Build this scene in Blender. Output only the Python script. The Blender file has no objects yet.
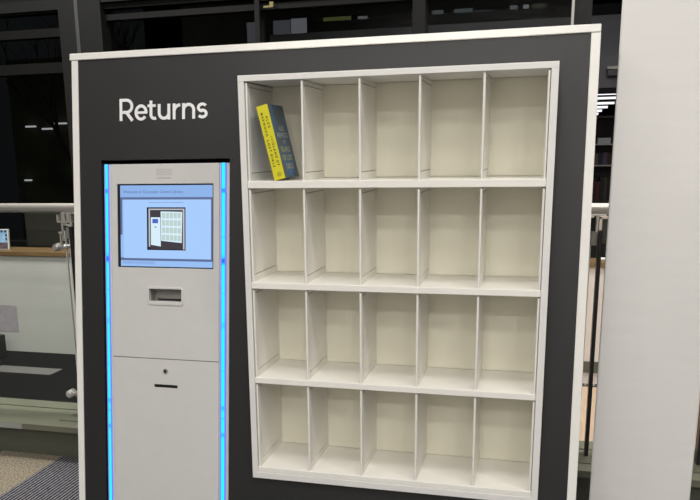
import bpy, bmesh, math, random
from mathutils import Matrix, Vector

random.seed(7)
COL = bpy.context.scene.collection
PI = math.pi

# ------------------------------------------------------------------ helpers
def tag(o, label=None, cat=None, group=None, kind=None):
    if label: o['label'] = label
    if cat: o['category'] = cat
    if group: o['group'] = group
    if kind: o['kind'] = kind
    return o

def thing(name, label, cat, loc=(0, 0, 0), rot=(0, 0, 0), group=None):
    o = bpy.data.objects.new(name, None)
    o.empty_display_size = .1
    COL.objects.link(o)
    o.location = loc
    o.rotation_euler = rot
    return tag(o, label, cat, group)

def obj(name, bm, mats, parent=None, bevel=0, seg=2, smooth=False):
    me = bpy.data.meshes.new(name)
    bmesh.ops.recalc_face_normals(bm, faces=bm.faces)
    bm.to_mesh(me)
    bm.free()
    for m in (mats if isinstance(mats, (list, tuple)) else [mats]):
        me.materials.append(m)
    o = bpy.data.objects.new(name, me)
    COL.objects.link(o)
    if parent is not None:
        o.parent = parent
    if bevel:
        b = o.modifiers.new('bevel', 'BEVEL')
        b.width = bevel
        b.segments = seg
        b.limit_method = 'ANGLE'
        b.angle_limit = math.radians(40)
    if smooth:
        for p in me.polygons:
            p.use_smooth = True
    return o

def B(*boxes):
    """bmesh of boxes (x0,x1,y0,y1,z0,z1)"""
    bm = bmesh.new()
    for b in boxes:
        box(bm, *b)
    return bm

def box(bm, x0, x1, y0, y1, z0, z1, mi=0):
    v = [bm.verts.new(p) for p in ((x0, y0, z0), (x1, y0, z0), (x1, y1, z0), (x0, y1, z0),
                                   (x0, y0, z1), (x1, y0, z1), (x1, y1, z1), (x0, y1, z1))]
    for f in ((0, 1, 2, 3), (4, 5, 6, 7), (0, 1, 5, 4), (1, 2, 6, 5), (2, 3, 7, 6), (3, 0, 4, 7)):
        bm.faces.new([v[i] for i in f]).material_index = mi
    return v

def tube(bm, p0, p1, r0, r1=None, n=16, caps=True, mi=0):
    p0, p1 = Vector(p0), Vector(p1)
    if r1 is None: r1 = r0
    d = (p1 - p0).normalized()
    a = Vector((0, 0, 1)) if abs(d.z) < .9 else Vector((1, 0, 0))
    u = d.cross(a).normalized()
    w = d.cross(u)
    A, Bq = [], []
    for i in range(n):
        t = 2 * PI * i / n
        e = u * math.cos(t) + w * math.sin(t)
        A.append(bm.verts.new(p0 + e * r0))
        Bq.append(bm.verts.new(p1 + e * r1))
    for i in range(n):
        f = bm.faces.new((A[i], A[(i + 1) % n], Bq[(i + 1) % n], Bq[i]))
        f.smooth = True
        f.material_index = mi
    if caps:
        bm.faces.new(A).material_index = mi
        bm.faces.new(Bq).material_index = mi

def prism_x(bm, prof, x0, x1):
    """profile of (y,z) extruded along x"""
    A = [bm.verts.new((x0, y, z)) for y, z in prof]
    Bq = [bm.verts.new((x1, y, z)) for y, z in prof]
    n = len(prof)
    for i in range(n):
        bm.faces.new((A[i], A[(i + 1) % n], Bq[(i + 1) % n], Bq[i]))
    bm.faces.new(A)
    bm.faces.new(list(reversed(Bq)))

def holed_plate(xs, zs, holes, y0, y1):
    """solid plate in the xz plane made of cells; cells (i,j) in holes are left open"""
    bm = bmesh.new()
    V = {}
    def v(i, j, k):
        if (i, j, k) not in V:
            V[i, j, k] = bm.verts.new((xs[i], (y0, y1)[k], zs[j]))
        return V[i, j, k]
    nx, nz = len(xs) - 1, len(zs) - 1
    full = lambda i, j: 0 <= i < nx and 0 <= j < nz and (i, j) not in holes
    for i in range(nx):
        for j in range(nz):
            if not full(i, j): continue
            for k in (0, 1):
                bm.faces.new((v(i, j, k), v(i + 1, j, k), v(i + 1, j + 1, k), v(i, j + 1, k)))
            if not full(i - 1, j): bm.faces.new((v(i, j, 0), v(i, j + 1, 0), v(i, j + 1, 1), v(i, j, 1)))
            if not full(i + 1, j): bm.faces.new((v(i + 1, j, 0), v(i + 1, j + 1, 0), v(i + 1, j + 1, 1), v(i + 1, j, 1)))
            if not full(i, j - 1): bm.faces.new((v(i, j, 0), v(i + 1, j, 0), v(i + 1, j, 1), v(i, j, 1)))
            if not full(i, j + 1): bm.faces.new((v(i, j + 1, 0), v(i + 1, j + 1, 0), v(i + 1, j + 1, 1), v(i, j + 1, 1)))
    return bm

def round_rect(x0, x1, z0, z1, r, n=6):
    pts = []
    for cx, cz, a in ((x1 - r, z1 - r, 0), (x0 + r, z1 - r, PI / 2), (x0 + r, z0 + r, PI), (x1 - r, z0 + r, 3 * PI / 2)):
        for i in range(n + 1):
            t = a + PI / 2 * i / n
            pts.append((cx + r * math.cos(t), cz + r * math.sin(t)))
    return pts

def ring(outer, inner, y0, y1):
    """frame between two outlines with equal point counts, front y0 back y1"""
    bm = bmesh.new()
    O0 = [bm.verts.new((x, y0, z)) for x, z in outer]; O1 = [bm.verts.new((x, y1, z)) for x, z in outer]
    I0 = [bm.verts.new((x, y0, z)) for x, z in inner]; I1 = [bm.verts.new((x, y1, z)) for x, z in inner]
    n = len(outer)
    for i in range(n):
        j = (i + 1) % n
        bm.faces.new((O0[i], O0[j], I0[j], I0[i])); bm.faces.new((O1[i], O1[j], I1[j], I1[i]))
        bm.faces.new((O0[i], O0[j], O1[j], O1[i])); bm.faces.new((I0[i], I0[j], I1[j], I1[i]))
    return bm

def text_mesh(name, s, mat, parent, x0, x1, z0, bold=0, y=0, ext=.0003, align_rot=None, loc=None, height=None):
    """flat lettering on an xz plane facing -y (or with its own rotation), fitted to width x0..x1"""
    cu = bpy.data.curves.new(name, 'FONT')
    cu.body = s
    cu.size = 1
    cu.extrude = 0
    cu.offset = bold
    tmp = bpy.data.objects.new(name, cu)
    COL.objects.link(tmp)
    dg = bpy.context.evaluated_depsgraph_get()
    me = bpy.data.meshes.new_from_object(tmp.evaluated_get(dg))
    COL.objects.unlink(tmp)
    bpy.data.objects.remove(tmp)
    xs = [v.co.x for v in me.vertices]; ys = [v.co.y for v in me.vertices]
    sx = (x1 - x0) / (max(xs) - min(xs))
    sy = sx if height is None else height / (max(ys) - min(ys))
    mx, my = min(xs), min(ys)
    for v in me.vertices:
        v.co = Vector(((v.co.x - mx) * sx, (v.co.y - my) * sy, 0))
    me.materials.append(mat)
    o = bpy.data.objects.new(name, me)
    COL.objects.link(o)
    o.parent = parent
    if align_rot is None:
        o.matrix_local = Matrix.Translation((x0, y, z0)) @ Matrix.Rotation(PI / 2, 4, 'X')
    else:
        o.matrix_local = Matrix.Translation(loc) @ align_rot
    return o

# ------------------------------------------------------------------ materials
def mat(name, col, rough=.5, metal=0, noise=0, nscale=30, bump=0, bscale=200, spec=.5, emis=None, estr=0, stretch=None):
    m = bpy.data.materials.new(name)
    m.use_nodes = True
    nt = m.node_tree
    p = nt.nodes['Principled BSDF']
    p.inputs['Roughness'].default_value = rough
    p.inputs['Metallic'].default_value = metal
    p.inputs['Specular IOR Level'].default_value = spec
    p.inputs['Base Color'].default_value = (*col, 1)
    if emis:
        p.inputs['Emission Color'].default_value = (*emis, 1)
        p.inputs['Emission Strength'].default_value = estr
    tc = nt.nodes.new('ShaderNodeTexCoord')
    src = tc.outputs['Object']
    if stretch:
        mp = nt.nodes.new('ShaderNodeMapping')
        mp.inputs['Scale'].default_value = stretch
        nt.links.new(src, mp.inputs[0]); src = mp.outputs[0]
    if noise:
        n = nt.nodes.new('ShaderNodeTexNoise')
        n.inputs['Scale'].default_value = nscale
        n.inputs['Detail'].default_value = 4
        nt.links.new(src, n.inputs['Vector'])
        r = nt.nodes.new('ShaderNodeValToRGB')
        r.color_ramp.elements[0].position = .3
        r.color_ramp.elements[1].position = .7
        r.color_ramp.elements[0].color = (*[max(0, c * (1 - noise)) for c in col], 1)
        r.color_ramp.elements[1].color = (*[min(1, c * (1 + noise)) for c in col], 1)
        nt.links.new(n.outputs['Fac'], r.inputs[0])
        nt.links.new(r.outputs[0], p.inputs['Base Color'])
    if bump:
        n2 = nt.nodes.new('ShaderNodeTexNoise')
        n2.inputs['Scale'].default_value = bscale
        n2.inputs['Detail'].default_value = 3
        nt.links.new(src, n2.inputs['Vector'])
        b = nt.nodes.new('ShaderNodeBump')
        b.inputs['Strength'].default_value = bump
        b.inputs['Distance'].default_value = .002
        nt.links.new(n2.outputs['Fac'], b.inputs['Height'])
        nt.links.new(b.outputs[0], p.inputs['Normal'])
    return m

def s2l(r, g, b):
    return tuple((c / 255 / 12.92 if c / 255 <= .04045 else ((c / 255 + .055) / 1.055) ** 2.4) for c in (r, g, b))

def emit(name, rgb, strength=1):
    return mat(name, (0.01, .01, .01), .6, emis=s2l(*rgb), estr=strength, spec=.2)

M = {}
M['panel'] = mat('charcoal_laminate', (.0195, .0195, .0195), .46, noise=.05, nscale=6, bump=.06, bscale=500)
M['panel_back'] = mat('dark_board', (.03, .03, .03), .7, noise=.08, nscale=12)
M['trim'] = mat('white_edging', (.88, .86, .81), .42, noise=.02, nscale=15)
M['letter'] = mat('white_vinyl_letter', (.93, .93, .92), .45, noise=.01, nscale=20)
M['shelf'] = mat('white_shelf_laminate', (.84, .825, .79), .45, noise=.02, nscale=12, bump=.03, bscale=300)
M['seam'] = mat('grey_shadow_gap', (.42, .405, .36), .7, noise=.05, nscale=20)
M['board'] = mat('bright_shelf_board', (.92, .895, .83), .40, noise=.02, nscale=12)
M['shelf_in'] = mat('cream_white_divider', (.90, .875, .81), .42, noise=.02, nscale=10)
M['shelf_back'] = mat('cream_back_board', (.90, .875, .735), .6, noise=.03, nscale=5)
M['kiosk'] = mat('kiosk_white_metal', (.655, .645, .625), .38, noise=.015, nscale=20, bump=.02, bscale=900)
M['kiosk_in'] = mat('kiosk_grey_plastic', (.34, .33, .31), .5, noise=.05, nscale=25)
M['black'] = mat('black_plastic', (.008, .008, .009), .35, noise=.1, nscale=40)
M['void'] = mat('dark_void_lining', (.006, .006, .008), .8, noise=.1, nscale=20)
M['chrome'] = mat('brushed_steel', (.86, .85, .82), .3, metal=.7, noise=.06, nscale=60, stretch=(1, 30, 30))
M['rail'] = mat('satin_steel_rail', (.74, .70, .64), .36, metal=.6, noise=.04, nscale=30, stretch=(.3, 20, 20))
M['post'] = mat('black_painted_steel', (.012, .012, .013), .45, noise=.1, nscale=30)
M['steel_plate'] = mat('grey_steel_plate', (.30, .29, .27), .4, metal=.3, noise=.05, nscale=30)
M['white_wall'] = mat('white_painted_wall', (.58, .59, .55), .7, noise=.03, nscale=4, bump=.05, bscale=80)
M['white_wall_warm'] = mat('warm_painted_wall', (.70, .65, .61), .7, noise=.02, nscale=4, bump=.05, bscale=80)
M['column'] = mat('white_column_paint', (.815, .795, .765), .62, noise=.015, nscale=5, bump=.12, bscale=120, stretch=(1, 1, 6))
M['kerb'] = mat('green_grey_kerb', (.155, .16, .115), .55, noise=.06, nscale=9, bump=.05, bscale=90)
M['kerb_face'] = mat('dark_kerb_face', (.085, .088, .066), .6, noise=.05, nscale=7)
M['band'] = mat('dark_green_band', (.10, .105, .085), .6, noise=.05, nscale=9)
M['black_carpet'] = mat('black_carpet', (.011, .011, .0115), .95, noise=.4, nscale=160, bump=.4, bscale=500, spec=.1)
M['frame'] = mat('dark_window_frame', (.007, .0073, .0073), .7, spec=.25, noise=.06, nscale=10)
M['frame_black'] = mat('black_window_frame', (.005, .005, .005), .6, noise=.08, nscale=10, spec=.2)
M['joint'] = mat('grey_joint_strip', (.05, .05, .048), .5, noise=.05, nscale=10)
M['fascia'] = mat('grey_fascia_panel', (.12, .12, .13), .6, noise=.04, nscale=3)
M['ceil'] = mat('white_ceiling_paint', (.75, .74, .72), .8, noise=.02, nscale=3)
M['dim_green'] = mat('dark_green_grey_panel', (.016, .017, .013), .6, noise=.1, nscale=6)

def wood(name, c1, c2, scale, stretch, rough=.4):
    m = mat(name, c1, rough)
    nt = m.node_tree
    p = nt.nodes['Principled BSDF']
    tc = nt.nodes['Texture Coordinate']
    mp = nt.nodes.new('ShaderNodeMapping'); mp.inputs['Scale'].default_value = stretch
    n = nt.nodes.new('ShaderNodeTexNoise'); n.inputs['Scale'].default_value = scale; n.inputs['Detail'].default_value = 6
    r = nt.nodes.new('ShaderNodeValToRGB')
    r.color_ramp.elements[0].position = .35; r.color_ramp.elements[1].position = .65
    r.color_ramp.elements[0].color = (*c1, 1); r.color_ramp.elements[1].color = (*c2, 1)
    nt.links.new(tc.outputs['Object'], mp.inputs[0]); nt.links.new(mp.outputs[0], n.inputs['Vector'])
    nt.links.new(n.outputs['Fac'], r.inputs[0]); nt.links.new(r.outputs[0], p.inputs['Base Color'])
    return m
M['oak'] = wood('oak_capping', (.17, .105, .045), (.23, .15, .07), 6, (1, 12, 12))
M['plank'] = wood('pale_wood_floor', (.52, .38, .27), (.60, .45, .33), 5, (12, 1, 12))

def carpet():
    """beige speckled loop carpet band between two dark ribbed bands; rib direction along y"""
    m = mat('entrance_carpet', (.3, .26, .2), .95, spec=.1)
    nt = m.node_tree
    L = nt.links.new
    p = nt.nodes['Principled BSDF']
    tc = nt.nodes['Texture Coordinate']
    sep = nt.nodes.new('ShaderNodeSeparateXYZ'); L(tc.outputs['Object'], sep.inputs[0])
    n = nt.nodes.new('ShaderNodeTexNoise'); n.inputs['Scale'].default_value = 110; n.inputs['Detail'].default_value = 3
    n.inputs['Roughness'].default_value = .8
    L(tc.outputs['Object'], n.inputs['Vector'])
    r = nt.nodes.new('ShaderNodeValToRGB')
    r.color_ramp.elements[0].position = .36; r.color_ramp.elements[0].color = (.085, .075, .06, 1)
    r.color_ramp.elements[1].position = .68; r.color_ramp.elements[1].color = (.44, .37, .235, 1)
    e = r.color_ramp.elements.new(.52); e.color = (.225, .197, .152, 1)
    L(n.outputs['Fac'], r.inputs[0])
    # ribs
    mul = nt.nodes.new('ShaderNodeMath'); mul.operation = 'MULTIPLY'; mul.inputs[1].default_value = 2 * PI / .0175
    L(sep.outputs['X'], mul.inputs[0])
    sn = nt.nodes.new('ShaderNodeMath'); sn.operation = 'SINE'; L(mul.outputs[0], sn.inputs[0])
    n2 = nt.nodes.new('ShaderNodeTexNoise'); n2.inputs['Scale'].default_value = 70
    L(tc.outputs['Object'], n2.inputs['Vector'])
    ad = nt.nodes.new('ShaderNodeMath'); ad.operation = 'MULTIPLY_ADD'; ad.inputs[1].default_value = .38
    L(sn.outputs[0], ad.inputs[0]); L(n2.outputs['Fac'], ad.inputs[2])
    r2 = nt.nodes.new('ShaderNodeValToRGB')
    r2.color_ramp.elements[0].position = .3; r2.color_ramp.elements[0].color = (.008, .008, .010, 1)
    r2.color_ramp.elements[1].position = .8; r2.color_ramp.elements[1].color = (.20, .20, .225, 1)
    L(ad.outputs[0], r2.inputs[0])
    g1 = nt.nodes.new('ShaderNodeMath'); g1.operation = 'GREATER_THAN'; g1.inputs[1].default_value = -1.315; L(sep.outputs['X'], g1.inputs[0])
    g2 = nt.nodes.new('ShaderNodeMath'); g2.operation = 'LESS_THAN'; g2.inputs[1].default_value = -1.655; L(sep.outputs['X'], g2.inputs[0])
    mx = nt.nodes.new('ShaderNodeMath'); mx.operation = 'MAXIMUM'; L(g1.outputs[0], mx.inputs[0]); L(g2.outputs[0], mx.inputs[1])
    mix = nt.nodes.new('ShaderNodeMix'); mix.data_type = 'RGBA'
    L(mx.outputs[0], mix.inputs['Factor']); L(r.outputs[0], mix.inputs['A']); L(r2.outputs[0], mix.inputs['B'])
    L(mix.outputs['Result'], p.inputs['Base Color'])
    b = nt.nodes.new('ShaderNodeBump'); b.inputs['Strength'].default_value = .5; b.inputs['Distance'].default_value = .003
    L(n.outputs['Fac'], b.inputs['Height']); L(b.outputs[0], p.inputs['Normal'])
    return m
M['carpet'] = carpet()

def glass(name, tint, ior=1.45):
    m = bpy.data.materials.new(name)
    m.use_nodes = True
    nt = m.node_tree
    nt.nodes.clear()
    out = nt.nodes.new('ShaderNodeOutputMaterial')
    tr = nt.nodes.new('ShaderNodeBsdfTransparent'); tr.inputs[0].default_value = (*tint, 1)
    gl = nt.nodes.new('ShaderNodeBsdfGlossy'); gl.inputs['Roughness'].default_value = .01
    fr = nt.nodes.new('ShaderNodeFresnel'); fr.inputs[0].default_value = ior
    mx = nt.nodes.new('ShaderNodeMixShader')
    # reflect at the entering face only (the exit face would mirror totally from inside)
    ge = nt.nodes.new('ShaderNodeNewGeometry')
    inv = nt.nodes.new('ShaderNodeMath'); inv.operation = 'SUBTRACT'; inv.inputs[0].default_value = 1
    nt.links.new(ge.outputs['Backfacing'], inv.inputs[1])
    mu = nt.nodes.new('ShaderNodeMath'); mu.operation = 'MULTIPLY'
    nt.links.new(fr.outputs[0], mu.inputs[0]); nt.links.new(inv.outputs[0], mu.inputs[1])
    nt.links.new(mu.outputs[0], mx.inputs[0]); nt.links.new(tr.outputs[0], mx.inputs[1]); nt.links.new(gl.outputs[0], mx.inputs[2])
    nt.links.new(mx.outputs[0], out.inputs[0])
    return m
M['glass'] = glass('clear_balustrade_glass', (.955, .965, .955), 1.35)
M['pane'] = glass('window_glass', (.80, .82, .80), 1.22)
M['glass_edge'] = mat('polished_glass_edge', (.62, .64, .58), .25, noise=.05, nscale=30)

def led(name):
    """diode strip behind a diffuser: brightness falls between the diode boards"""
    m = mat(name, (.02, .05, .1), .5, spec=.2)
    nt = m.node_tree
    L = nt.links.new
    p = nt.nodes['Principled BSDF']
    tc = nt.nodes['Texture Coordinate']
    mp = nt.nodes.new('ShaderNodeMapping'); mp.inputs['Scale'].default_value = (0, 0, 13)
    L(tc.outputs['Object'], mp.inputs[0])
    n = nt.nodes.new('ShaderNodeTexNoise'); n.inputs['Scale'].default_value = 1; n.inputs['Detail'].default_value = 2
    L(mp.outputs[0], n.inputs['Vector'])
    r = nt.nodes.new('ShaderNodeValToRGB')
    r.color_ramp.elements[0].position = .37; r.color_ramp.elements[0].color = (*s2l(0, 95, 255), 1)
    r.color_ramp.elements[1].position = .45; r.color_ramp.elements[1].color = (*s2l(0, 228, 255), 1)
    L(n.outputs['Fac'], r.inputs[0])
    L(r.outputs[0], p.inputs['Emission Color'])
    p.inputs['Emission Strength'].default_value = 1.3
    return m
M['led'] = led('cyan_blue_led_strip')
M['led_edge'] = mat('blue_lit_diffuser', (.22, .20, .24), .5, spec=.2, emis=s2l(62, 88, 255), estr=.9, noise=.02, nscale=20)

# ------------------------------------------------------------------ camera
cam = bpy.data.cameras.new('camera')
co = bpy.data.objects.new('camera', cam)
COL.objects.link(co)
R = ((0.963235, -0.264833, -0.045176), (0.268055, 0.936122, 0.227643), (-0.017997, -0.231384, 0.972696))
C = (0.91670989, -2.40594097, 1.45)
co.matrix_world = Matrix(((R[0][0], R[0][2], -R[0][1], C[0]),
                          (R[1][0], R[1][2], -R[1][1], C[1]),
                          (R[2][0], R[2][2], -R[2][1], C[2]),
                          (0, 0, 0, 1)))
cam.sensor_width = 36
cam.lens = 793.6 / 700 * 36
cam.shift_x = 34.1 / 700
cam.shift_y = 90.0 / 700
cam.clip_start = .05
bpy.context.scene.camera = co

# ------------------------------------------------------------------ the returns panel (leans back)
LEAN = .1262
ORIG = (0, -.03005, 0)
panel = thing('returns_panel', 'large charcoal board with white edging and white Returns lettering', 'display panel', ORIG, (-LEAN, 0, 0))
SH = 1.0 / math.cos(LEAN)
s_lo, s_hi = .3551 * SH - .001, 1.6807 * SH + .0045   # shelf opening along the board
bm = holed_plate([-.6653, -.5807, -.0953, -.0015, .9515, 1.0375],
                 [.004, s_lo, 1.4440, s_hi, 1.7880],
                 {(1, 0), (1, 1), (3, 1), (3, 2)}, 0, .025)
# lift the back edge of the board's foot so that it stands on the floor
for v in bm.verts:
    if v.co.z < .01 and v.co.y > .01:
        v.co.z = .0075
obj('face_board', bm, M['panel'], panel)
t = math.tan(LEAN)
def upright(x0, x1, y0, y1, z1):
    b = bmesh.new()
    prof = [(y0, max(y0 * t, 0) + .001), (y1, y1 * t + .001), (y1, z1), (y0, z1)]
    prism_x(b, prof, x0, x1)
    return b
obj('edge_strip', upright(-.6905, -.6655, -.004, .040, 1.7878), M['trim'], panel, .002)
obj('edge_strip', upright(1.0377, 1.0648, -.004, .040, 1.7878), M['trim'], panel, .002)
obj('top_cap', B((-.6955, 1.0645, -.007, .050, 1.7882, 1.8108)), M['trim'], panel, .002)
obj('side_board', upright(-.688, -.670, .041, .300, 1.786), M['panel_back'], panel)
obj('side_board', upright(1.044, 1.062, .041, .300, 1.786), M['panel_back'], panel)
obj('top_board', B((-.688, 1.062, .051, .300, 1.787, 1.805)), M['panel_back'], panel)
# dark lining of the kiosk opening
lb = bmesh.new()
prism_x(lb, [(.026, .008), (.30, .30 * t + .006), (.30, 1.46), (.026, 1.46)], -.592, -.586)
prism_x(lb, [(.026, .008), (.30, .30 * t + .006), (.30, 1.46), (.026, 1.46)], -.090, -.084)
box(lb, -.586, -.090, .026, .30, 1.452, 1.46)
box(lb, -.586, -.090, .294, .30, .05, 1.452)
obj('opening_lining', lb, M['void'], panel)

# lettering built from strokes of one weight
def ribbon(bm, pts, w, y0, y1):
    pts = [Vector(p) for p in pts]
    n = len(pts)
    L0, R0, L1, R1 = [], [], [], []
    for i, p in enumerate(pts):
        a = (pts[i] - pts[i - 1]).normalized() if i else None
        b = (pts[i + 1] - pts[i]).normalized() if i < n - 1 else None
        d = (a + b).normalized() if a and b else (a or b)
        k = 1 / max(.5, d.dot(b or a))
        nrm = Vector((-d.y, d.x)) * (w / 2 * k)
        for lst, q, y in ((L0, p + nrm, y0), (R0, p - nrm, y0), (L1, p + nrm, y1), (R1, p - nrm, y1)):
            lst.append(bm.verts.new((q.x, y, q.y)))
    for i in range(n - 1):
        bm.faces.new((L0[i], L0[i + 1], R0[i + 1], R0[i]))
        bm.faces.new((L0[i], L0[i + 1], L1[i + 1], L1[i]))
        bm.faces.new((R0[i], R0[i + 1], R1[i + 1], R1[i]))
        bm.faces.new((L1[i], L1[i + 1], R1[i + 1], R1[i]))
    bm.faces.new((L0[0], R0[0], R1[0], L1[0]))
    bm.faces.new((L0[-1], R0[-1], R1[-1], L1[-1]))

def arc(cx, cz, rx, rz, a0, a1, n=22):
    return [(cx + rx * math.cos(math.radians(a0 + (a1 - a0) * i / n)), cz + rz * math.sin(math.radians(a0 + (a1 - a0) * i / n))) for i in range(n + 1)]

def letters():
    bm = bmesh.new()
    x0, W, zb = -.5050, .3295, 1.5768
    H, X, w = .0745, .0525, .0102
    h = w / 2
    def S(fa, fb): return x0 + W * fa, x0 + W * fb
    lift = [0]
    def st(pts, ww=w):
        lift[0] += 1
        ribbon(bm, [(p[0], zb + p[1]) for p in pts], ww, -.0020 - .00012 * (lift[0] % 3), .0002)
    # R
    a, b = S(0, .165)
    st([(a + h, 0), (a + h, H)])
    rr = .0205
    st([(a + h, H - h), (b - h - rr - .002, H - h)] + arc(b - h - rr - .002, H - h - rr, rr, rr, 88, -88) + [(a + h, H - h - 2 * rr)])
    st([(a + .026, H - h - 2 * rr), (b - .0055, 0)], w * 1.05)
    # e
    a, b = S(.175, .323)
    cx, rx, rz = (a + b) / 2, (b - a) / 2 - h, X / 2 - h + .001
    st(arc(cx, X / 2, rx, rz, 2, 322, 36))
    st([(cx - rx, X / 2), (cx + rx + h * .9, X / 2)], w * .82)
    # t
    a, b = S(.325, .420)
    tx = a + .0125
    st([(tx, X + .0125), (tx, .016)] + arc(tx + .0125, .0175, .0125, .0122, 190, 300, 12))
    st([(a, X - h * .9), (b - .001, X - h * .9)], w * .85)
    # u
    a, b = S(.442, .582)
    r = (b - a) / 2 - h
    st([(a + h, X), (a + h, r + h * .9)] + arc((a + b) / 2, r + h * .9, r, r, 182, 358))
    st([(b - h, X), (b - h, 0)])
    # r
    a, b = S(.611, .694)
    st([(a + h, 0), (a + h, X)])
    st(arc(b + .001, X - .0235, b - a - h, .0182, 175, 92, 14))
    # n
    a, b = S(.717, .861)
    r = (b - a) / 2 - h
    st([(a + h, 0), (a + h, X)])
    st(arc((a + b) / 2, X - r - h * .9, r, r, 178, 2) + [(b - h, 0)])
    # s
    a, b = S(.882, 1.0)
    cx = (a + b) / 2
    rx, rz = (b - a) / 2 - h, (X - w) / 4 + .0006
    zt, zl = X - h - rz, h + rz
    st(arc(cx, zt, rx, rz, 32, 268, 22)[:-1] + arc(cx, zl, rx, rz, 88, -148, 22), w * .95)
    return bm
obj('lettering', letters(), M['letter'], panel)

# ------------------------------------------------------------------ self service kiosk (same lean as the panel)
kx = lambda x: x - .00375 * (.917 - x)
kz = lambda u: u - .00375 * (1.45 - u)
kiosk = thing('return_kiosk', 'tall white self-service return kiosk with touchscreen and blue light strips', 'kiosk', ORIG, (-LEAN, 0, 0))
K0 = .009                                                   # front face, behind the board's face
KL, KR, KT = -.5757, -.1003, 1.4305
SLx, SRx = kx(-.5420), kx(-.1338)                           # seams beside the light strips
scr = (kx(-.5194), kx(-.1552), kz(1.0722), kz(1.3620))
pk = (kx(-.3970), kx(-.2737), kz(.9560), kz(.9984))
def foot(b, z=.02):
    for v in b.verts:
        if v.co.z < z and v.co.y > 0:
            v.co.z = max(v.co.z, v.co.y * t + .001)
    return b
b = bmesh.new()
prism_x(b, [(.075, .075 * t + .001), (.285, .285 * t + .001), (.285, KT - .004), (.075, KT - .004)], KL + .012, KR - .012)
obj('cabinet', b, M['void'], kiosk)
def cheek(x0, x1, y0, y1):
    b = bmesh.new()
    prism_x(b, [(y0, y0 * t + .002), (y1, y1 * t + .002), (y1, KT), (y0, KT)], x0, x1)
    return b
obj('side_cheek', cheek(KL, SLx - .0008, K0 + .001, .075), M['kiosk'], kiosk, .0015)
obj('side_cheek', cheek(SRx + .0008, KR, K0 + .001, .075), M['kiosk'], kiosk, .0015)
seam = kz(.7509)
fx = [SLx, scr[0], pk[0], pk[1], scr[1], SRx]
fz = [seam + .0012, pk[2], pk[3], scr[2], scr[3], KT]
holes = {(i, 3) for i in (1, 2, 3)} | {(2, 1)}
obj('front_panel', holed_plate(fx, fz, holes, K0, K0 + .012), M['kiosk'], kiosk, .0012)
# lower door with lock and slot
slot = (kx(-.3806), kx(-.2905), kz(.6484), kz(.6594))
door = obj('lower_door', foot(holed_plate([SLx, slot[0], slot[1], SRx], [.004, slot[2], slot[3], seam - .0012], {(1, 1)}, K0, K0 + .012)), M['kiosk'], kiosk, .0012)
obj('slot_throat', B((slot[0] + .0003, slot[1] - .0003, K0 + .0022, K0 + .03, slot[2] + .0003, slot[3] - .0003)), M['void'], door)
lk = bmesh.new()
lc = (kx(-.3362), kz(.7083))
tube(lk, (lc[0], K0 + .002, lc[1]), (lc[0], K0 - .004, lc[1]), .0092, .0082, 24)
lock = obj('door_lock', lk, M['steel_plate'], door)
tag(lock, 'small round steel lock')
lk = bmesh.new()
tube(lk, (lc[0], K0 - .0035, lc[1]), (lc[0], K0 - .0046, lc[1]), .0050, None, 20)
box(lk, lc[0] - .0016, lc[0] + .0016, K0 - .0050, K0 - .0045, lc[1] - .0062, lc[1] + .0035)
obj('keyhole', lk, M['void'], lock)
# pocket
pkt = obj('card_pocket', ring(round_rect(kx(-.4047), kx(-.2671), kz(.9420), kz(1.0062), .011), round_rect(*pk, .003), K0 - .0035, K0 + .004), M['kiosk'], kiosk, .0015)
b = bmesh.new()
d0, d1 = K0 + .0125, K0 + .045
box(b, pk[0] - .003, pk[0], d0, d1, pk[2] - .003, pk[3] + .003)
box(b, pk[1], pk[1] + .003, d0, d1, pk[2] - .003, pk[3] + .003)
box(b, pk[0], pk[1], d0, d1, pk[3], pk[3] + .003)
box(b, pk[0], pk[1], d0, d1, pk[2] - .003, pk[2])
box(b, pk[0] - .003, pk[1] + .003, d1, d1 + .003, pk[2] - .003, pk[3] + .003)
obj('pocket_recess', b, M['kiosk_in'], pkt)
obj('reader_window', B((pk[0] + .012, pk[1] - .004, d1 - .003, d1 - .0004, pk[2] + .001, pk[2] + .006)), M['black'], pkt)
# grille
b = bmesh.new()
for i in range(8):
    for j in range(4):
        x = kx(-.3647 + .0529 * i / 7); z = kz(1.3925 + .0185 * j / 3)
        tube(b, (x, K0 + .001, z), (x, K0 - .0004, z), .0019, None, 8)
gr = obj('speaker_grille', b, M['kiosk_in'], kiosk)
tag(gr, kind='stuff')
b = B((kx(-.3647), kx(-.3125), K0 - .0003, K0 + .0005, kz(1.3806), kz(1.3832)))
obj('grille_mark', b, M['kiosk_in'], kiosk)
# light strips
for a0, a1 in ((kx(-.5664), kx(-.5498)), (kx(-.1276), kx(-.1062))):
    ls = obj('light_strip', cheek(a0, a1, K0 - .0025, K0 + .0008), M['led_edge'], kiosk, .001)
    tag(ls, 'glowing blue light strip')
    obj('diode_line', cheek(a0 + (a1 - a0) * .26, a1 - (a1 - a0) * .26, K0 - .0040, K0 - .0027), M['led'], ls)

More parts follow.
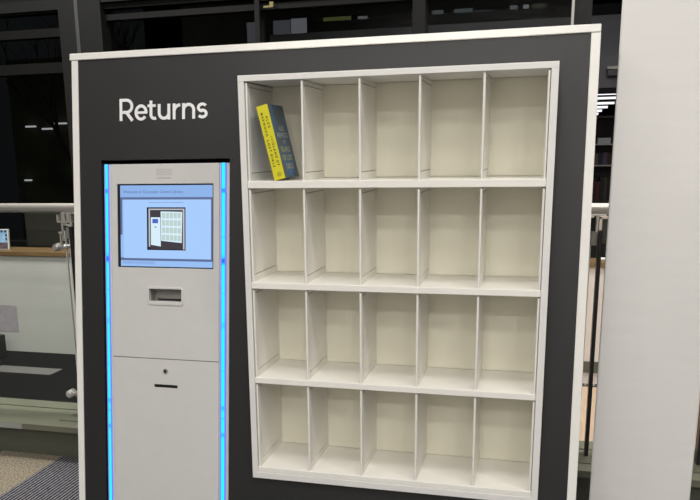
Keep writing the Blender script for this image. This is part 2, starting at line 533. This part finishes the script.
# screen
M['scr_bg'] = emit('screen_blue', (150, 190, 242))
M['scr_lt'] = emit('screen_pale_blue', (166, 203, 252))
M['scr_gr'] = emit('screen_grey_blue', (92, 108, 150))
M['scr_hd'] = emit('screen_header_blue', (140, 178, 232))
M['scr_tx'] = emit('screen_text_blue', (80, 104, 152))
M['scr_tx2'] = emit('screen_faint_text', (136, 168, 222))
M['scr_dk'] = emit('screen_dark', (58, 54, 62))
M['scr_bk'] = emit('screen_black', (26, 26, 34))
M['scr_wh'] = emit('screen_white', (215, 238, 250))
M['scr_cell'] = emit('screen_cell', (188, 208, 205))
M['scr_trim'] = emit('screen_trim', (190, 190, 200))
M['scr_kb'] = emit('screen_kiosk_blue', (74, 98, 196))
SD = K0 + .0022
screen = obj('touchscreen', B((scr[0] + .0003, scr[1] - .0003, SD + .0012, SD + .03, scr[2] + .0003, scr[3] - .0003)), M['void'], kiosk)
tag(screen, 'lit blue touchscreen in black bezel')
sx0, sx1, sz0, sz1 = scr[0] + .0108, scr[1] - .0034, scr[2] + .0042, scr[3] - .0046
def spx(u, v):                                              # place within the display
    return sx0 + (u - 50) / 463 * (sx1 - sx0), sz1 - (v - 48) / 414 * (sz1 - sz0)
def patch(name, m, rects, layer):
    b = bmesh.new()
    for r in rects:
        if len(r) == 4:
            (xa, za), (xb, zb) = spx(r[0], r[1]), spx(r[2], r[3])
            q = [(xa, zb), (xb, zb), (xb, za), (xa, za)]
        else:
            q = [spx(r[i], r[i + 1]) for i in (0, 2, 4, 6)]
        b.faces.new([b.verts.new((x, SD + .0009 - layer * .00012, z)) for x, z in q])
    return obj(name, b, m, screen)
patch('display', M['scr_bg'], [(50, 48, 513, 462)], 0)
patch('display_header', M['scr_hd'], [(50, 48, 513, 108)], 1)
patch('display_bar', M['scr_gr'], [(50, 108, 513, 120), (50, 417, 513, 432), (50, 120, 60, 300), (505, 120, 513, 418)], 1)
patch('display_page', M['scr_lt'], [(66, 120, 505, 420)], 2)
(tx0, tz), (tx1, _) = spx(66, 88), spx(368, 88)
text_mesh('display_heading', 'Welcome to Doncaster Central Library', M['scr_tx'], screen, tx0, tx1, tz - .003, y=SD + .0006)
patch('display_caption', M['scr_tx2'], [(196, 133, 258, 137), (262, 133, 300, 137), (304, 133, 370, 137)], 3)
patch('display_footer', M['scr_hd'], [(58, 436, 225, 450)], 3)
patch('display_footer', M['scr_tx2'], [(70, 440, 118, 444), (128, 440, 160, 444), (168, 440, 214, 444)], 4)
patch('picture', M['scr_bk'], [(186, 159, 380, 377)], 3)
patch('picture_board', M['scr_dk'], [(204, 176, 362, 372)], 4)
patch('picture_edging', M['scr_trim'], [(195, 166, 375, 173), (195, 173, 202, 360), (367, 173, 375, 372)], 5)
patch('picture_kiosk', M['scr_wh'], [(206, 210, 254, 210, 256, 358, 206, 350)], 5)
patch('picture_screen', M['scr_kb'], [(214, 218, 243, 240)], 6)
patch('picture_slot', M['scr_dk'], [(225, 257, 234, 262)], 6)
patch('picture_shelves', M['scr_wh'], [(256, 180, 364, 182, 361, 339, 258, 329)], 5)
cells = []
for r_ in range(4):
    for c_ in range(5):
        u0 = 263 + c_ * 19.5; v0 = 187 + r_ * 37.0 + c_ * .6 * r_ * .5
        cells.append((u0, v0, u0 + 16, v0 + 28))
patch('picture_cells', M['scr_cell'], cells, 6)

# ------------------------------------------------------------------ the shelf unit (upright box through the board)
T = 1.6807
shelf = thing('return_shelf_unit', 'white twenty-compartment returns shelving set in the charcoal board', 'shelving', (0, 0, 0))
zz = lambda d: T - d * .95
D = .2509
fr = {'iL': .0200, 'iR': .9294}
z_top_in, z_bot = zz(.0190), zz(1.3954)
z_bot_in = zz(1.3723)
obj('side_panel', B((0, fr['iL'], 0, D, z_bot_in, z_top_in)), M['shelf'], shelf, .0012)
obj('side_panel', B((fr['iR'], .95, 0, D, z_bot_in, z_top_in)), M['shelf'], shelf, .0012)
obj('top_panel', B((0, .95, 0, D, z_top_in, T)), M['shelf'], shelf, .0012)
obj('bottom_panel', B((0, .95, 0, D, z_bot, z_bot_in)), M['shelf'], shelf, .0012)
obj('plinth', B((.05, .90, .09, D - .002, .0, z_bot)), M['panel_back'], shelf)
boards = [(zz(.3360), zz(.3604)), (zz(.6768), zz(.6988)), (zz(1.0155), zz(1.0370)), (zz(1.3523), z_bot_in)]
for zt, zb in boards:
    obj('shelf_board', B((fr['iL'] + .0004, fr['iR'] - .0004, .0015, D - .001, zb + .0004, zt)), M['board'], shelf, .0014)
obj('back_panel', B((.0, .95, D, D + .010, z_bot, T)), M['shelf_back'], shelf)
rows = [(z_top_in, boards[0][0]), (boards[0][1], boards[1][0]), (boards[1][1], boards[2][0]), (boards[2][1], boards[3][0])]

def divider_mesh(zt, zb, faces):
    """thin sheet with a rounded front lip and, on each face, an inset plate parted by a fine channel"""
    bm = bmesh.new()
    h = zt - zb
    y0, y1 = .004, D - .002
    core = .0010
    box(bm, -core, core, y0 + .003, y1, 0, h, 1)
    # rounded lip
    prof = []
    for i in range(9):
        a = PI * i / 8
        prof.append((-.0036 * math.cos(a), y0 + .0036 - .0036 * math.sin(a)))
    prof += [(.0036, y0 + .011), (-.0036, y0 + .011)]
    A = [bm.verts.new((x, y, 0)) for x, y in prof]
    Bv = [bm.verts.new((x, y, h)) for x, y in prof]
    n = len(prof)
    for i in range(n):
        bm.faces.new((A[i], A[(i + 1) % n], Bv[(i + 1) % n], Bv[i]))
    bm.faces.new(A); bm.faces.new(Bv)
    g = .0032
    for s in faces:
        xa, xb = sorted((s * core, s * .0036))
        ya, yb, za, zc = y0 + .018, y1 - .012, .026, h - .014
        box(bm, xa, xb, ya, yb, za, zc)
        box(bm, xa, xb, y0 + .0112, y1, 0, za - g)
        box(bm, xa, xb, y0 + .0112, y1, zc + g, h)
        box(bm, xa, xb, y0 + .0112, ya - g, za - g, zc + g)
        box(bm, xa, xb, yb + g, y1, za - g, zc + g)
    return bm

dx = [.0255, .2040, .3830, .5630, .7473, .9245]
for (zt, zb) in rows:
    hi = zt - .004
    first = None
    for k, x in enumerate(dx):
        if k == 0:
            d = obj('side_liner', divider_mesh(hi, zb, (1,)), [M['shelf_in'], M['seam']], shelf)
        elif k == 5:
            d = obj('side_liner', divider_mesh(hi, zb, (-1,)), [M['shelf_in'], M['seam']], shelf)
        elif first is None:
            d = first = obj('divider', divider_mesh(hi, zb, (1, -1)), [M['shelf_in'], M['seam']], shelf)
        else:
            d = first.copy(); COL.objects.link(d)
        d.parent = shelf
        d.location = (x, 0, zb)
    # back plate of the row
    obj('back_plate', B((fr['iL'] + .001, fr['iR'] - .001, D - .0034, D - .0002, zb + .0025, zt - .0025)), M['shelf_back'], shelf)

# ------------------------------------------------------------------ the book
M['book_y'] = mat('yellow_cover_card', s2l(226, 216, 40), .4, noise=.03, nscale=30)
M['ink'] = mat('dark_ink', s2l(40, 44, 30), .5, noise=.05, nscale=50)
M['paper'] = mat('book_paper', (.72, .68, .58), .8, noise=.08, nscale=300, stretch=(40, 1, 1))
M['cov_gold'] = mat('dull_gold_ink', s2l(214, 206, 150), .45, noise=.1, nscale=80)
M['cov_silver'] = mat('pale_silver_ink', s2l(196, 202, 200), .45, noise=.1, nscale=80)
def cover_mat():
    m = mat('stormy_blue_cover', (.03, .05, .08), .38)
    nt = m.node_tree; L = nt.links.new
    p = nt.nodes['Principled BSDF']; tc = nt.nodes['Texture Coordinate']
    n = nt.nodes.new('ShaderNodeTexNoise'); n.inputs['Scale'].default_value = 14; n.inputs['Detail'].default_value = 5
    L(tc.outputs['Object'], n.inputs['Vector'])
    r = nt.nodes.new('ShaderNodeValToRGB')
    r.color_ramp.elements[0].position = .38; r.color_ramp.elements[0].color = (*s2l(96, 104, 106), 1)
    r.color_ramp.elements[1].position = .68; r.color_ramp.elements[1].color = (*s2l(80, 138, 196), 1)
    e = r.color_ramp.elements.new(.5); e.color = (*s2l(88, 108, 124), 1)
    L(n.outputs['Fac'], r.inputs[0]); L(r.outputs[0], p.inputs['Base Color'])
    return m
M['cover'] = cover_mat()
bt, bh, bd = .0365, .2305, .150
bz = boards[0][0]
book = thing('paperback_book', 'yellow-spined blue paperback leaning in the top left compartment', 'book', (.1096, .006, bz + .0006), (0, math.radians(-13.3), 0))
obj('page_block', B((.0012, bt - .0012, .0012, bd - .002, .002, bh - .002)), M['paper'], book)
fc = obj('front_cover', B((bt - .001, bt, .0006, bd, 0, bh)), M['cover'], book)
obj('back_cover', B((0, .001, .0006, bd, 0, bh)), M['cover'], book)
sp = obj('spine', B((0, bt, -.0006, .0006, 0, bh)), M['book_y'], book)
def spine_text(s, xbase, z_top, length, height):
    # reads from the top down
    rot = Matrix.Rotation(PI / 2, 4, 'X') @ Matrix.Rotation(-PI / 2, 4, 'Z')
    return text_mesh('spine_title', s, M['ink'], sp, 0, length, 0, bold=.03, align_rot=rot, loc=(xbase, -.0009, z_top), height=height)
spine_text('A L E X', .0215, bh - .034, .038, .0075)
spine_text('M A R W O O D', .0080, bh - .022, .072, .0075)
spine_text('T H E', .0225, bh - .096, .014, .0048)
spine_text('I S L A N D  O F', .0210, bh - .114, .074, .0080)
spine_text('L O S T  G I R L S', .0068, bh - .106, .084, .0080)
b = bmesh.new()
tube(b, (bt * .55, -.0006, .016), (bt * .55, -.0010, .016), .0075, None, 18)
obj('publisher_mark', b, mat('olive_ink', s2l(186, 176, 44), .5, noise=.15, nscale=200), sp)
def cover_text(s, y0, y1, z, m, height):
    rot = Matrix.Rotation(PI / 2, 4, 'Z') @ Matrix.Rotation(PI / 2, 4, 'X')
    return text_mesh('cover_title', s, m, fc, 0, y1 - y0, 0, bold=.02, align_rot=rot, loc=(bt + .0004, y0, z), height=height)
cover_text('ALEX', .052, .108, bh - .082, M['cov_silver'], .016)
cover_text('MARWOOD', .024, .128, bh - .104, M['cov_silver'], .017)
cover_text('THE', .066, .088, bh - .122, M['cov_gold'], .010)
cover_text('ISLAND', .030, .122, bh - .149, M['cov_gold'], .018)
cover_text('OF LOST', .026, .126, bh - .176, M['cov_gold'], .018)
cover_text('GIRLS', .040, .112, bh - .203, M['cov_gold'], .018)

# ------------------------------------------------------------------ floor, kerb, back wall
def struct(name, bm, m, bevel=0, **k):
    o = obj(name, bm, m, None, bevel, **k)
    o['kind'] = 'structure'
    return o
struct('floor', B((-6, 5, -9, .8199, -.1, 0)), M['carpet'])
struct('floor', B((-6, .2, 1.13, 2.66, -.1, 0)), M['black_carpet'])
struct('floor', B((.2, 5, 1.13, 2.66, -.1, 0)), M['plank'])
b = bmesh.new()
prism_x(b, [(1.13, -.1), (1.13, .17), (1.03, .17), (1.03, .163), (1.018, .163), (1.018, .17), (.862, .17), (.775, .17), (.775, .141), (.82, .141), (.82, -.1)], -6, -1.34)
prism_x(b, [(1.13, -.1), (1.13, .17), (1.03, .17), (1.03, .163), (1.018, .163), (1.018, .17), (.866, .17), (.866, .155), (.854, .155), (.854, .17), (.775, .17), (.775, .141), (.82, .141), (.82, -.1)], -1.34, 5)
struct('trim_1', b, M['kerb'])
struct('trim_2', B((-6, 5, .814, .8199, 0, .1405)), M['kerb_face'])
struct('wall_back', B((-6, .2, 2.66, 2.80, 0, .735)), M['white_wall'])
struct('wall_back', B((.2, 5, 2.66, 2.80, 0, .735)), M['white_wall_warm'])
struct('baseboard_back', B((.2, 5, 2.652, 2.6599, .071, .142)), M['band'])
struct('trim_3', B((-6, 5, 2.645, 2.92, .7355, .767)), M['oak'], .002)
struct('wall_back', B((-6, 5, 3.0, 3.14, 2.622, 4.6)), M['frame'])
struct('ceiling', B((-6, 5, -9, 2.9, 4.6, 4.7)), M['ceil'])
struct('wall_front', B((-6, 5, -9.1, -9.0, 0, 4.6)), M['white_wall_warm'])

o = obj('floor_strip', B((0, .49, 0, .15, 0, .004)), mat('grey_floor_strip', (.15, .15, .14), .5, noise=.05, nscale=15))  # thin flat grey rectangle lying on the black carpet
o.location = (-2.735, 2.108, 0); tag(o, 'pale grey flat strip on the black carpet by the back wall', 'floor plate')
struct('trim_11', B((-1.90, -1.50, .7733, .7748, .1415, .1685)), mat('pale_grey_tape', (.34, .34, .33), .5, noise=.05, nscale=15))
b = bmesh.new()
box(b, -.30, 0, -.10, 0, 0, .17)
o = obj('storage_box', b, M['dim_green'], None, .004)
o.location = (-2.868, 2.50, 0); tag(o, 'dark low box on the floor against the white wall', 'box')
b = B((-.45, 0, 0, .0012, 0, .205))
poster = obj('wall_notice', b, mat('lilac_grey_paper', (.42, .40, .43), .7, noise=.10, nscale=25))
poster.location = (-2.862, 2.6585, .152); tag(poster, 'lilac grey paper sheet stuck low on the white wall', 'notice')
gt = thing('floor_grille', 'dark slotted metal grille in the wood floor along the wall', 'grille', (0.3, 2.585, 0))
obj('tray', B((0, 2.5, 0, .06, .0005, .003)), M['post'], gt)
b = bmesh.new()
for i in range(100):
    box(b, .006 + i * .025, .018 + i * .025, .008, .052, .003, .006)
tag(obj('slat', b, M['steel_plate'], gt), kind='stuff')

# picture card on the capping
card = thing('picture_card', 'thick picture card standing on the wooden capping at far left', 'card', (-2.958, 2.77, .767), (math.radians(-6), 0, math.radians(10)))
M['card_sky'] = mat('printed_sky', s2l(150, 190, 226), .5, noise=.25, nscale=22)
M['card_land'] = mat('printed_landscape', s2l(96, 84, 92), .5, noise=.5, nscale=40)
M['card_dots'] = mat('printed_dark_tiles', s2l(44, 62, 92), .5, noise=.2, nscale=40)
obj('board', B((-.22, .0, 0, .022, 0, .152)), mat('white_card_edge', (.75, .75, .72), .6, noise=.03, nscale=30), card, .001)
obj('picture', B((-.216, -.006, -.0012, -.0001, .052, .146)), M['card_sky'], card)
obj('picture', B((-.216, -.006, -.0012, -.0001, .004, .052)), M['card_land'], card)
b = bmesh.new()
for i in range(7):
    box(b, -.030 - i * .029, -.010 - i * .029, -.0018, -.0013, .128, .144)
for i in range(2):
    box(b, -.022, -.008, -.0018, -.0013, .068 + i * .028, .088 + i * .028)
tag(obj('tile', b, M['card_dots'], card), kind='stuff')

# ------------------------------------------------------------------ balustrade
bal = thing('glass_balustrade', 'glass balustrade with round steel handrail running behind the charcoal board', 'balustrade', (0, .97, 0))
b = bmesh.new(); tube(b, (-4.2, 0, 1.208), (4.0, 0, 1.208), .0215, None, 24)
obj('handrail', b, M['rail'], bal)
post_m = B((-.0065, .0065, -.03, .03, .1702, 1.115))
def post(x):
    o = obj('post', B((-.0075, .0075, -.028, .028, .1702, 1.120)), M['post'], bal, .0015)
    o.location = (x, 0, 0)
    pl = obj('bracket_plate', B((-.034, -.0085, -.012, .012, 1.062, 1.116)), M['steel_plate'], o, .001)
    st = bmesh.new(); tube(st, (-.012, 0, 1.11), (-.012, 0, 1.19), .007, None, 14)
    box(st, -.045, .02, -.012, .012, 1.180, 1.188)
    obj('rail_saddle', st, M['chrome'], o, .001)
for x in (-1.238, 1.152, 1.588):
    post(x)
def pane(x0, x1):
    g = obj('glass_pane', B((x0, x1, -.006, .006, .172, 1.10)), M['glass'], bal)
    for x in (x0, x1):
        obj('polished_edge', B((x - .0018, x + .0018, -.0062, .0062, .172, 1.10)), M['glass_edge'], g)
    return g
pane(-4.2, -1.284); pane(-1.262, -.06); pane(-.03, 1.118); pane(1.185, 1.560); pane(1.62, 4.0)
def clamp(x, z, arm):
    c = bmesh.new()
    tube(c, (x, -.022, z), (x, .018, z), .019, None, 20)
    tube(c, (x, -.030, z), (x, -.022, z), .012, .019, 20)
    tube(c, (x, -.010, z + .004), (x + arm, -.010, z + .010), .008, None, 12)
    tube(c, (x + arm * .35, -.012, z + .004), (x + arm * .7, -.012, z + .008), .012, None, 12)
    return obj('glass_clamp', c, M['chrome'], bal)
clamp(-1.331, 1.020, .085); clamp(-1.332, .279, .088); 
b = bmesh.new()
box(b, -1.318, -1.310, -.012, .012, 1.140, 1.176); box(b, -1.316, -1.242, -.012, .012, 1.138, 1.145)
box(b, -1.292, -1.272, -.014, .014, 1.140, 1.186); box(b, -1.262, -1.246, -.014, .014, 1.144, 1.182)
box(b, -1.300, -1.292, -.006, .006, 1.05, 1.14); tube(b, (-1.296, 0, 1.135), (-1.245, 0, 1.120), .008, .004, 12)
box(b, -1.318, -1.298, -.010, .010, 1.088, 1.094); box(b, -1.312, -1.306, -.008, .008, 1.02, 1.09)
obj('rail_bracket', b, M['rail'], bal, .001)

# ------------------------------------------------------------------ column
pier = struct('wall_right', B((0, .316, 0, .12, .0005, 4.5995)), M['column'], .006, seg=3)
pier.location = (1.1270, .32, 0)
pier.rotation_euler = (0, 0, math.radians(-6.5))

# ------------------------------------------------------------------ windows behind
Y = 3.0
struct('window_1', B((-6, -2.478, Y, Y + .10, 2.462, 2.62), (-6, -2.478, Y + .03, Y + .12, 2.30, 2.36), (-6, -2.478, Y + .05, Y + .15, 2.050, 2.125),
                     (-6, -2.478, Y + .03, Y + .12, .767, .80)), M['frame_black'])
struct('trim_4', B((-2.478, -2.139, Y - .04, Y + .14, .767, 2.6215)), M['frame'])
struct('trim_5', B((-2.345, -2.318, Y - .042, Y - .0401, .767, 2.6215)), M['joint'])
struct('trim_6', B((-6, -2.479, Y - .02, Y + .06, 2.475, 2.545)), M['frame'])
fr_ = [(-2.138, -.999, Y, Y + .1, 2.46, 2.50), (-.963, .072, Y, Y + .1, 2.44, 2.50), (.155, 1.06, Y, Y + .1, 2.40, 2.50),
       (-2.138, 1.06, Y + .02, Y + .1, 2.385, 2.425), (-2.138, 1.06, Y + .02, Y + .1, .767, .82)]
struct('window_2', B(*fr_), M['frame_black'])
struct('window_3', B((-.998, -.964, Y - .01, Y + .12, .767, 2.62), (.073, .154, Y - .01, Y + .12, .767, 2.62), (1.064, 1.165, Y - .01, Y + .12, .767, 2.62)), M['frame'])
struct('trim_7', B((1.046, 1.062, Y - .02, Y, .767, 2.62)), M['steel_plate'])
struct('trim_8', B((-2.138, 1.06, Y - .03, Y + .10, 2.50, 2.60)), M['frame'])
b = bmesh.new(); box(b, -.93, -.86, Y - .02, Y - .001, 2.39, 2.402); box(b, -.885, -.86, Y - .025, Y - .001, 2.39, 2.425)
o = obj('window_latch', b, mat('brass_latch', (.30, .26, .12), .4, metal=.6, noise=.1, nscale=60)); tag(o, 'small brass latch high on the dark window frame', 'latch')
struct('window_4', B((-5.9, -2.49, Y + .07, Y + .076, .80, 2.46)), M['pane'])
struct('window_5', B((-2.13, -1.0, Y + .07, Y + .076, .82, 2.46)), M['pane'])
struct('window_6', B((-.96, .07, Y + .07, Y + .076, .82, 2.44)), M['pane'])
struct('window_7', B((.157, 1.05, Y + .07, Y + .076, .82, 2.40)), M['pane'])
# dim panels between capping and window
struct('trim_9', B((-2.94, -2.482, Y - .02, Y + .02, .768, 1.022)), M['dim_green'])

# gallery fascia beyond the glass
struct('wall_gallery', B((-1.30, 4, 4.2, 4.35, 1.875, 2.390)), M['fascia'])
struct('trim_10', B((-1.30, 4, 4.19, 4.36, 1.84, 1.8745)), M['frame_black'])
wb = thing('wall_unit', 'small black box with grey top fixed on the grey gallery fascia', 'wall unit', (1.352, 4.2, 1.955))
obj('case', B((0, .10, -.05, -.0005, 0, .045)), M['black'], wb, .003)
obj('hood', B((-.004, .104, -.054, -.0005, .046, .070)), M['steel_plate'], wb, .003)

# far hall: glowing bars imitate ceiling tubes mirrored in the glass; bookcase
HX = [(1.70, 2.16, 13.2), (1.78, 2.28, 14.6), (1.89, 2.36, 16.6), (2.00, 2.36, 18.5), (2.12, 2.36, 20.5), (2.24, 2.40, 22.6)]
names_ = ['nearest', 'second', 'third', 'fourth', 'fifth', 'farthest']
M['tube'] = emit('tube_reflection_glow', (250, 250, 255), 1.3)
for i, (xa, xb, y) in enumerate(HX):
    hd = thing('tube_reflection', '%s of six glowing bars imitating mirrored ceiling tubes right of the board' % names_[i], 'tube reflection', (xa - .2, y, 2.35), group='mirrored tubes right of the board')
    obj('diffuser', B((0, xb - xa + .2, -.03, .03, -.018 * (y / 15), .022 * (y / 15))), M['tube'], hd)
    obj('bar_backing', B((0, xb - xa + .2, -.04, .04, .0225 * (y / 15), .07)), M['steel_plate'], hd)
struct('ceiling', B((-1, 8, 4.4, 26, 2.42, 2.5)), M['frame_black'])
struct('wall_hall', B((-1, 8, 26, 26.1, -.1, 2.5)), M['frame_black'])
struct('floor', B((-8, 8, 2.81, 26, -.2, -.1)), M['black_carpet'])

bc = thing('bookcase', 'dark bookcase seen between the board and the white column', 'bookcase', (1.20, 6.5, -.1))
M['case'] = mat('dark_case_wood', (.035, .03, .025), .5, noise=.15, nscale=12)
obj('side', B((0, .02, 0, .32, 0, 1.83)), M['case'], bc); obj('side', B((.80, .82, 0, .32, 0, 1.83)), M['case'], bc)
obj('back', B((.02, .80, .30, .32, 0, 1.83)), M['case'], bc)
M['shelf_lip'] = mat('pale_shelf_edge', (.55, .54, .52), .5, noise=.05, nscale=15)
for z in (.12, .55, .99, 1.357, 1.57):
    obj('shelf', B((.021, .799, 0, .299, z - .012, z)), M['shelf_lip'] if z in (1.357, 1.57) else M['case'], bc)
obj('top', B((0, .82, 0, .32, 1.83, 1.85)), M['case'], bc)
cols = [(74, 70, 62), (44, 48, 70), (96, 44, 50), (52, 58, 50), (84, 78, 96), (40, 40, 44), (110, 100, 80), (66, 40, 40)]
bx_n = 0
adj = ['grey', 'navy', 'dark red', 'moss green', 'mauve', 'charcoal', 'tan', 'maroon']
for z, top, nm in ((.99, .26, 'second'), (1.357, .15, 'upper')):
    x = .165
    i = 0
    while x < .37:
        w = random.uniform(.028, .05); hgt = top * random.uniform(.75, .98)
        ci = (i * 3 + (0 if nm == 'upper' else 1)) % 8
        bk = obj('shelved_book', B((0, w, 0, random.uniform(.14, .2), 0, hgt)), mat('spine_%s_%d' % (nm, i), s2l(*cols[ci]), .6, noise=.1, nscale=40), None, .001)
        bk.location = (1.20 + x, 6.52, -.1 + z + .0005)
        ordn = ['first', 'second', 'third', 'fourth', 'fifth', 'sixth', 'seventh', 'eighth', 'ninth', 'tenth', 'eleventh', 'twelfth', 'thirteenth', 'fourteenth', 'fifteenth', 'sixteenth', 'seventeenth', 'eighteenth', 'nineteenth'][i]
        tag(bk, '%s book, %s from the left on the %s shelf of the dark bookcase' % (adj[ci], ordn, nm if nm == 'upper' else 'lower'), 'book', 'books in the dark bookcase')
        x += w + .002; i += 1
o = obj('archive_box', B((0, .13, 0, .22, 0, .060)), mat('pale_grey_card', (.42, .43, .46), .6, noise=.05, nscale=20), None, .004)
o.location = (1.455, 6.53, -.1 + 1.5705); tag(o, 'pale grey box lying on the top shelf of the dark bookcase', 'box')

# framed cabinet behind the capping at right, book on capping
cab = thing('display_cabinet', 'dark glazed cabinet with beige frame standing on the capping at right', 'cabinet', (1.235, 2.84, .767))
M['beige'] = mat('beige_frame_paint', (.42, .36, .31), .5, noise=.04, nscale=20)
obj('frame', B((.030, .056, 0, .06, .10, .255), (.030, .115, 0, .06, .243, .258), (-.1, .006, 0, .06, .25, .262)), M['beige'], cab, .001)
obj('case', B((.0565, .115, .01, .06, .0, .2425)), M['dim_green'], cab)
obj('case_base', B((-.1, .115, .002, .06, 0, .09), ), M['frame_black'], cab)
o = obj('white_booklet', B((0, .07, 0, .05, 0, .008)), mat('white_paper', (.8, .8, .78), .6, noise=.02, nscale=30), None, .001)
o.location = (1.268, 2.76, .7675); tag(o, 'white booklet lying on the wooden capping by the cabinet', 'booklet')

# ------------------------------------------------------------------ night outside
struct('wall_exterior', B((-14, 10, 27, 27.2, -1, 9)), M['frame_black'])
off = thing('office_building', 'dim office front with lit windows seen through the dark glazing', 'building', (0, 7.0, 0))
obj('wall', B((-3.4, 1.15, 0.10, .3, 2.45, 4.2)), mat('dark_brick', (.02, .02, .022), .8, noise=.2, nscale=6), off)
wl = [((-2.54, -2.43, 2.60, 2.95), (70, 70, 76)), ((-2.21, -2.00, 2.60, 2.95), (66, 66, 72)), ((-1.99, -1.80, 2.60, 2.96), (98, 97, 106)),
      ((-1.60, -1.27, 2.76, 2.95), (70, 72, 40)), ((-1.19, -1.08, 2.76, 2.94), (92, 92, 94)), ((-.58, -.38, 2.76, 2.95), (48, 48, 44)),
      ((-.34, -.22, 2.76, 2.95), (76, 80, 84)), ((-.10, .10, 2.76, 2.95), (70, 74, 78)), ((.12, .31, 2.76, 2.92), (58, 62, 66)),
      ((.50, .58, 2.76, 2.95), (86, 90, 94)), ((.64, .70, 2.76, 2.95), (110, 112, 112)), ((.74, .86, 2.78, 2.95), (52, 56, 48))]
for (x0, x1, z0, z1), c in wl:
    f = obj('window', B((x0 - .015, x1 + .015, .06, .099, z0 - .015, z1 + .015)), M['frame_black'], off)
    obj('pane', B((x0, x1, .05, .059, z0, z1)), emit('lit_pane_%d_%d_%d' % c, tuple(int(v * .95) for v in c)), f)
# olive lit end wall and a bare tree in front of it
struct('wall_yard', B((-6.3, -4.75, 7.6, 7.8, -.1, 2.75)), mat('olive_render', (.05, .052, .034), .8, noise=.15, nscale=2))
M['glare'] = emit('glare_dash_glow', (235, 238, 245), .55)  # glowing bars stand in for glare dashes reflected in the window glass
for i, (x, z, w_, lb) in enumerate(((-6.05, 1.845, .15, 'left one of the upper three on the olive yard wall'), (-5.79, 1.808, .17, 'middle one of the upper three on the olive yard wall'),
                                    (-5.59, 1.874, .18, 'right one of the upper three on the olive yard wall'), (-6.15, 1.112, .10, 'low single one near the bottom of the olive yard wall'))):
    lt = thing('glare_dash', 'glowing bar in place of a glass glare dash, ' + lb, 'glare dash', (x, 7.6, z), group='glare dashes before the yard wall')
    obj('diffuser', B((0, w_, -.06, -.02, 0, .022)), M['glare'], lt)
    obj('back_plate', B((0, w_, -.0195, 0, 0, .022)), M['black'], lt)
tr = thing('bare_tree', 'bare dark tree outside the left window', 'tree', (-4.75, 6.9, -.1))
b = bmesh.new()
def branch(p, d, L_, r, depth):
    q = p + d * L_
    tube(b, p, q, r, r * .65, 6, caps=False)
    if depth == 0: return
    for k in range(3 if depth > 1 else 2):
        nd = (d + Vector((random.uniform(-.75, .75), random.uniform(-.4, .4), random.uniform(-.1, .6)))).normalized()
        branch(p + d * L_ * random.uniform(.6, 1), nd, L_ * random.uniform(.55, .8), r * .55, depth - 1)
branch(Vector((0, 0, 0)), Vector((.02, 0, 1)), 1.5, .06, 5)
obj('branches', b, mat('dark_bark', (.006, .006, .005), .9, noise=.2, nscale=30), tr)

# ------------------------------------------------------------------ light
def area(name, loc, size, power, col=(1, .955, .89), rot=(0, 0, 0), sy=None):
    l = bpy.data.lights.new(name, 'AREA')
    l.shape = 'RECTANGLE'; l.size = size; l.size_y = sy or size
    l.energy = power; l.color = col
    o = bpy.data.objects.new(name, l)
    COL.objects.link(o)
    o.location = loc; o.rotation_euler = rot
    return o
for x, k in ((-2.0, .68), (.5, .95), (3.0, 1.55)):
    for y, pw in ((-1.6, 36), (-3.2, 28), (-5.2, 42), (-7.7, 72)):
        area('ceiling_panel_lamp', (x, y, 4.5), .6, pw * k, (1, .975, .935))
area('walkway_lamp', (-2.5, 1.5, 4.4), .7, 170, (1, .98, .93))
area('walkway_lamp', (1.7, 1.5, 4.4), .7, 135, (1, .95, .89))
area('hall_lamp', (2.2, 6.0, 2.35), .5, 8)
area('yard_fill', (-4.0, 5.2, 3.6), .5, 12, (1, .95, .7))  # added fill to brighten the olive yard wall, no visible source
area('gallery_fill', (0.5, 3.6, 3.4), .6, 10, (.95, .97, 1))  # added fill for the grey surfaces beyond the glass, no visible source

w = bpy.data.worlds.new('night')
bpy.context.scene.world = w
w.use_nodes = True
w.node_tree.nodes['Background'].inputs[0].default_value = (.6, .62, .7, 1)
w.node_tree.nodes['Background'].inputs[1].default_value = .01

vs = bpy.context.scene.view_settings
vs.view_transform = 'Standard'
vs.look = 'None'
vs.gamma = 1
vs.exposure = 0
vs.use_curve_mapping = False
